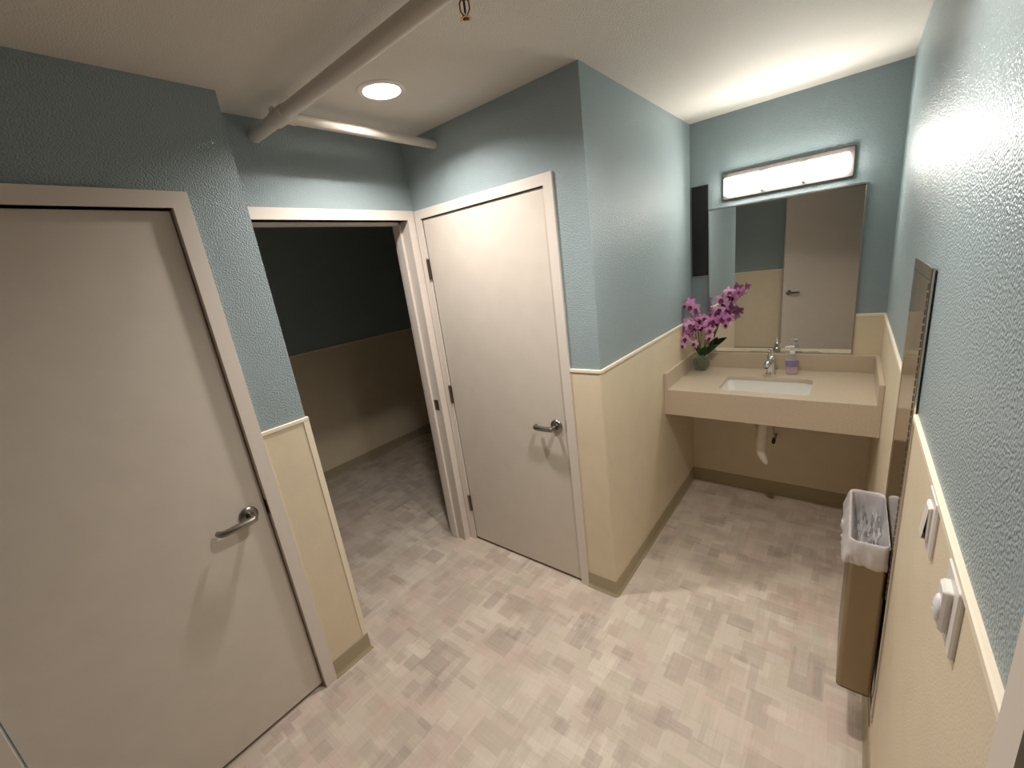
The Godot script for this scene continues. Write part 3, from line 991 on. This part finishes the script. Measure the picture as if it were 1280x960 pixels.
# ------------------------------------------------------------------ right wall
func build_right_wall():
	var xf := on_wall("right", RIGHT - 0.0042, 0, 0)
	# own axes: X = -d, so the sink side is on the left
	var t := thing("towel_dispenser", "tall polished steel towel dispenser panel set in the right wall", "dispenser", xf)
	var u0 := -1.760
	var u1 := -1.372
	var y0 := 0.165
	var y1 := 1.578
	var m := MB.new()
	var fw := 0.022
	for b in [[u0, y0, u0 + fw, y1], [u1 - fw, y0, u1, y1], [u0 + fw, y1 - fw * 1.4, u1 - fw, y1], [u0 + fw, y0, u1 - fw, y0 + fw]]:
		m.slab(rect(b[0], b[1], b[2], b[3]), 0.0005, 0.006, 0.0015)
	obj("frame", m, mats.brushed, t)
	m = MB.new()
	m.slab(rect(u0 + fw + 0.002, 0.62, u1 - fw - 0.008, y1 - fw * 1.4 - 0.002), 0.0005, 0.0052, 0.001)
	var door := obj("door", m, mats.brushed, t)
	m = MB.new()
	for k in 46:
		var a := 0.625 + k * 0.020
		m.slab(rect(u1 - fw - 0.0065, a, u1 - fw - 0.0015, a + 0.017), 0.0005, 0.0075, 0.0015)
	obj("piano_hinge", m, mats.hinge, door)
	m = MB.new()
	m.slab(rect(u0 + fw, y0 + fw, u1 - fw, 0.618), 0.0002, 0.003)
	obj("lower_panel", m, mats.brushed, t)

	# waste bin in front of the lower half
	t = thing("waste_bin", "narrow brown steel waste bin against the right wall", "bin", xf)
	m = MB.new()
	var b0 := -1.715
	var b1 := -1.398
	var out := 0.098
	var loops := []
	for s in [[0.0, 0.235], [0.0, 0.790]]:
		var pl := rrect(b0, 0.0075, b1, out, 0.014, 5)
		var row := []
		for p in pl: row.append(Vector3(p.x, s[1], p.y))
		loops.append(row)
	m.grid(loops, true, true)
	var inn := []
	for s in [0.790, 0.240]:
		var pl := rrect(b0 + 0.002, 0.0095, b1 - 0.002, out - 0.002, 0.012, 5)
		var row := []
		for p in pl: row.append(Vector3(p.x, s, p.y))
		inn.append(row)
	m.grid(inn, true, true)
	m.grid([loops[1], inn[0]], true, true)
	var floor_poly := rrect(b0, 0.0075, b1, out, 0.014, 5)
	var sl := MB.new()
	sl.slab(floor_poly, 0.0, 0.004)
	m.add_mesh(sl, Transform3D(Basis(Vector3.RIGHT, Vector3(0, 0, 1), Vector3(0, -1, 0)), Vector3(0, 0.239, 0)))
	obj("bin_body", m, mats.bin, t)

	# plastic bag turned over the rim
	rng.seed = 5
	t = thing("bin_liner", "translucent white plastic bag folded over the waste bin rim", "bin liner", xf)
	m = MB.new()
	var nz := FastNoiseLite.new()
	nz.seed = 3
	nz.frequency = 1.0
	var rings := []
	var steps := [[0.017, 0.728, 0.013], [0.018, 0.742, 0.012], [0.014, 0.765, 0.008], [0.010, 0.785, 0.005], [0.0055, 0.800, 0.001], [0.002, 0.803, 0.001], [-0.004, 0.797, 0.001], [-0.006, 0.78, 0.005], [-0.009, 0.76, 0.009], [-0.013, 0.735, 0.013], [-0.018, 0.715, 0.015], [-0.028, 0.70, 0.016]]
	for si in steps.size():
		var s: Array = steps[si]
		var g: float = s[0]
		var back := 0.0095 if g > -0.002 else 0.0095 - g * 0.5
		var pl := rrect(b0 - g, back, b1 + g, out + g, 0.018, 5)
		# resample evenly
		var per := 0.0
		for i in pl.size(): per += pl[i].distance_to(pl[(i + 1) % pl.size()])
		var row := []
		var N := 96
		for j in N:
			var want := per * j / N
			var i := 0
			while want > pl[i].distance_to(pl[(i + 1) % pl.size()]):
				want -= pl[i].distance_to(pl[(i + 1) % pl.size()])
				i = (i + 1) % pl.size()
			var q := pl[i].move_toward(pl[(i + 1) % pl.size()], want)
			var c := Vector2((b0 + b1) / 2, out / 2)
			var dir := (q - c).normalized()
			var w := nz.get_noise_2d(j * 0.55 if j < N / 2 else (N - j) * 0.55, si * 0.22) 
			var w2 := nz.get_noise_2d((j if j < N / 2 else N - j) * 0.21 + 40.0, si * 0.5)
			var k: float = s[2] * (w * 1.0 + w2 * 0.9)
			var z := maxf(q.y + dir.y * k, 0.0085)
			row.append(Vector3(q.x + dir.x * k, s[1] + (w2 * 0.016 if si < 2 else w2 * s[2] * 0.4), z))
		rings.append(row)
	m.grid(rings, true, true)
	# sagging bottom of the bag
	var low := []
	for i in 17:
		var row := []
		for j in 29:
			var x := lerpf(b0 + 0.018, b1 - 0.018, j / 28.0)
			var z := lerpf(0.020, out - 0.018, i / 16.0)
			row.append(Vector3(x, 0.712 + 0.075 * nz.get_noise_2d(j * 0.40 + 9.0, i * 0.7) + 0.035 * absf(nz.get_noise_2d(j * 0.9, i * 1.1 + 7.0)), z))
		low.append(row)
	m.grid(low, false, true)
	obj("bag", m, mats.bag, t)

	# switches
	xf = on_wall("right", RIGHT - 0.0042, 1.158, 0.963)
	t = thing("light_switch", "white rocker switch plate under the rail, nearer the dispenser", "switch", xf, "wall plates under the rail")
	m = MB.new()
	m.slab(rrect(-0.041, -0.056, 0.041, 0.056, 0.004, 3), 0.0, 0.0062, 0.003)
	obj("plate", m, mats.white, t)
	m = MB.new()
	m.slab(rrect(-0.0185, -0.035, 0.0185, 0.035, 0.002, 2), 0.005, 0.0105, 0.0015)
	obj("rocker_bezel", m, mats.white, t)
	m = MB.new()
	m.slab(PackedVector2Array([Vector2(0.0105, -0.031), Vector2(0.0165, -0.031), Vector2(0.0115, 0.031), Vector2(0.0105, 0.031)]), -0.0155, 0.0155, 0.0008, 0.0008)
	var rk := obj("rocker", m, mats.white, t)
	rk.transform = Transform3D(Basis(Vector3(0, 0, 1), Vector3.UP, Vector3(-1, 0, 0)), Vector3.ZERO)
	xf = on_wall("right", RIGHT - 0.0042, 1.152, 0.737)
	t = thing("dimmer_switch", "white wall plate with rounded bulging sensor button, nearest the entrance", "switch", xf, "wall plates under the rail")
	m = MB.new()
	m.slab(rrect(-0.044, -0.057, 0.044, 0.057, 0.005, 3), 0.0, 0.0065, 0.003)
	obj("plate", m, mats.white, t)
	m = MB.new()
	m.slab(rrect(-0.0185, -0.036, 0.0185, 0.036, 0.005, 3), 0.005, 0.0165, 0.004)
	obj("button_housing", m, mats.white, t)
	m = MB.new()
	var dome := []
	for i in 8:
		var f := PI / 2 * i / 7.0
		var row := []
		for j in 24:
			var a := TAU * j / 24.0
			row.append(Vector3(0.0145 * cos(f) * cos(a), -0.006 + 0.0235 * cos(f) * sin(a), 0.016 + 0.0065 * sin(f)))
		dome.append(row)
	m.grid(dome, true)
	obj("sensor_lens", m, mats.pump, t)

# ------------------------------------------------------------------ camera and light
const LIGHT_ROUND := Color(1.0, 0.975, 0.95)
const LIGHT_BAR := Color(1.0, 0.985, 0.95)
const POWER_ROUND := 2.05
const POWER_BAR := 0.52

func _ready():
	var cam := Camera3D.new()
	cam.name = "camera"
	add_child(cam)
	cam.position = Vector3(0.0, 1.6988, 0.0)
	cam.basis = Basis(Vector3.UP, 0.7022) * Basis(Vector3.RIGHT, -0.2686) * Basis(Vector3.BACK, -0.1314)
	cam.fov = rad_to_deg(2.0 * atan(480.0 / 518.793))
	cam.near = 0.02
	cam.current = true
	var env := Environment.new()
	env.background_mode = Environment.BG_COLOR
	env.background_color = Color.BLACK
	env.tonemap_mode = Environment.TONE_MAPPER_LINEAR
	env.tonemap_exposure = 1.0
	env.sdfgi_enabled = true
	env.ssao_enabled = true
	env.ssil_enabled = true
	var we := WorldEnvironment.new()
	we.name = "environment"
	we.environment = env
	add_child(we)
	make_materials()
	build_shell()
	build_doors()
	build_ceiling_things()
	build_vanity()
	build_right_wall()
	build_orchid()
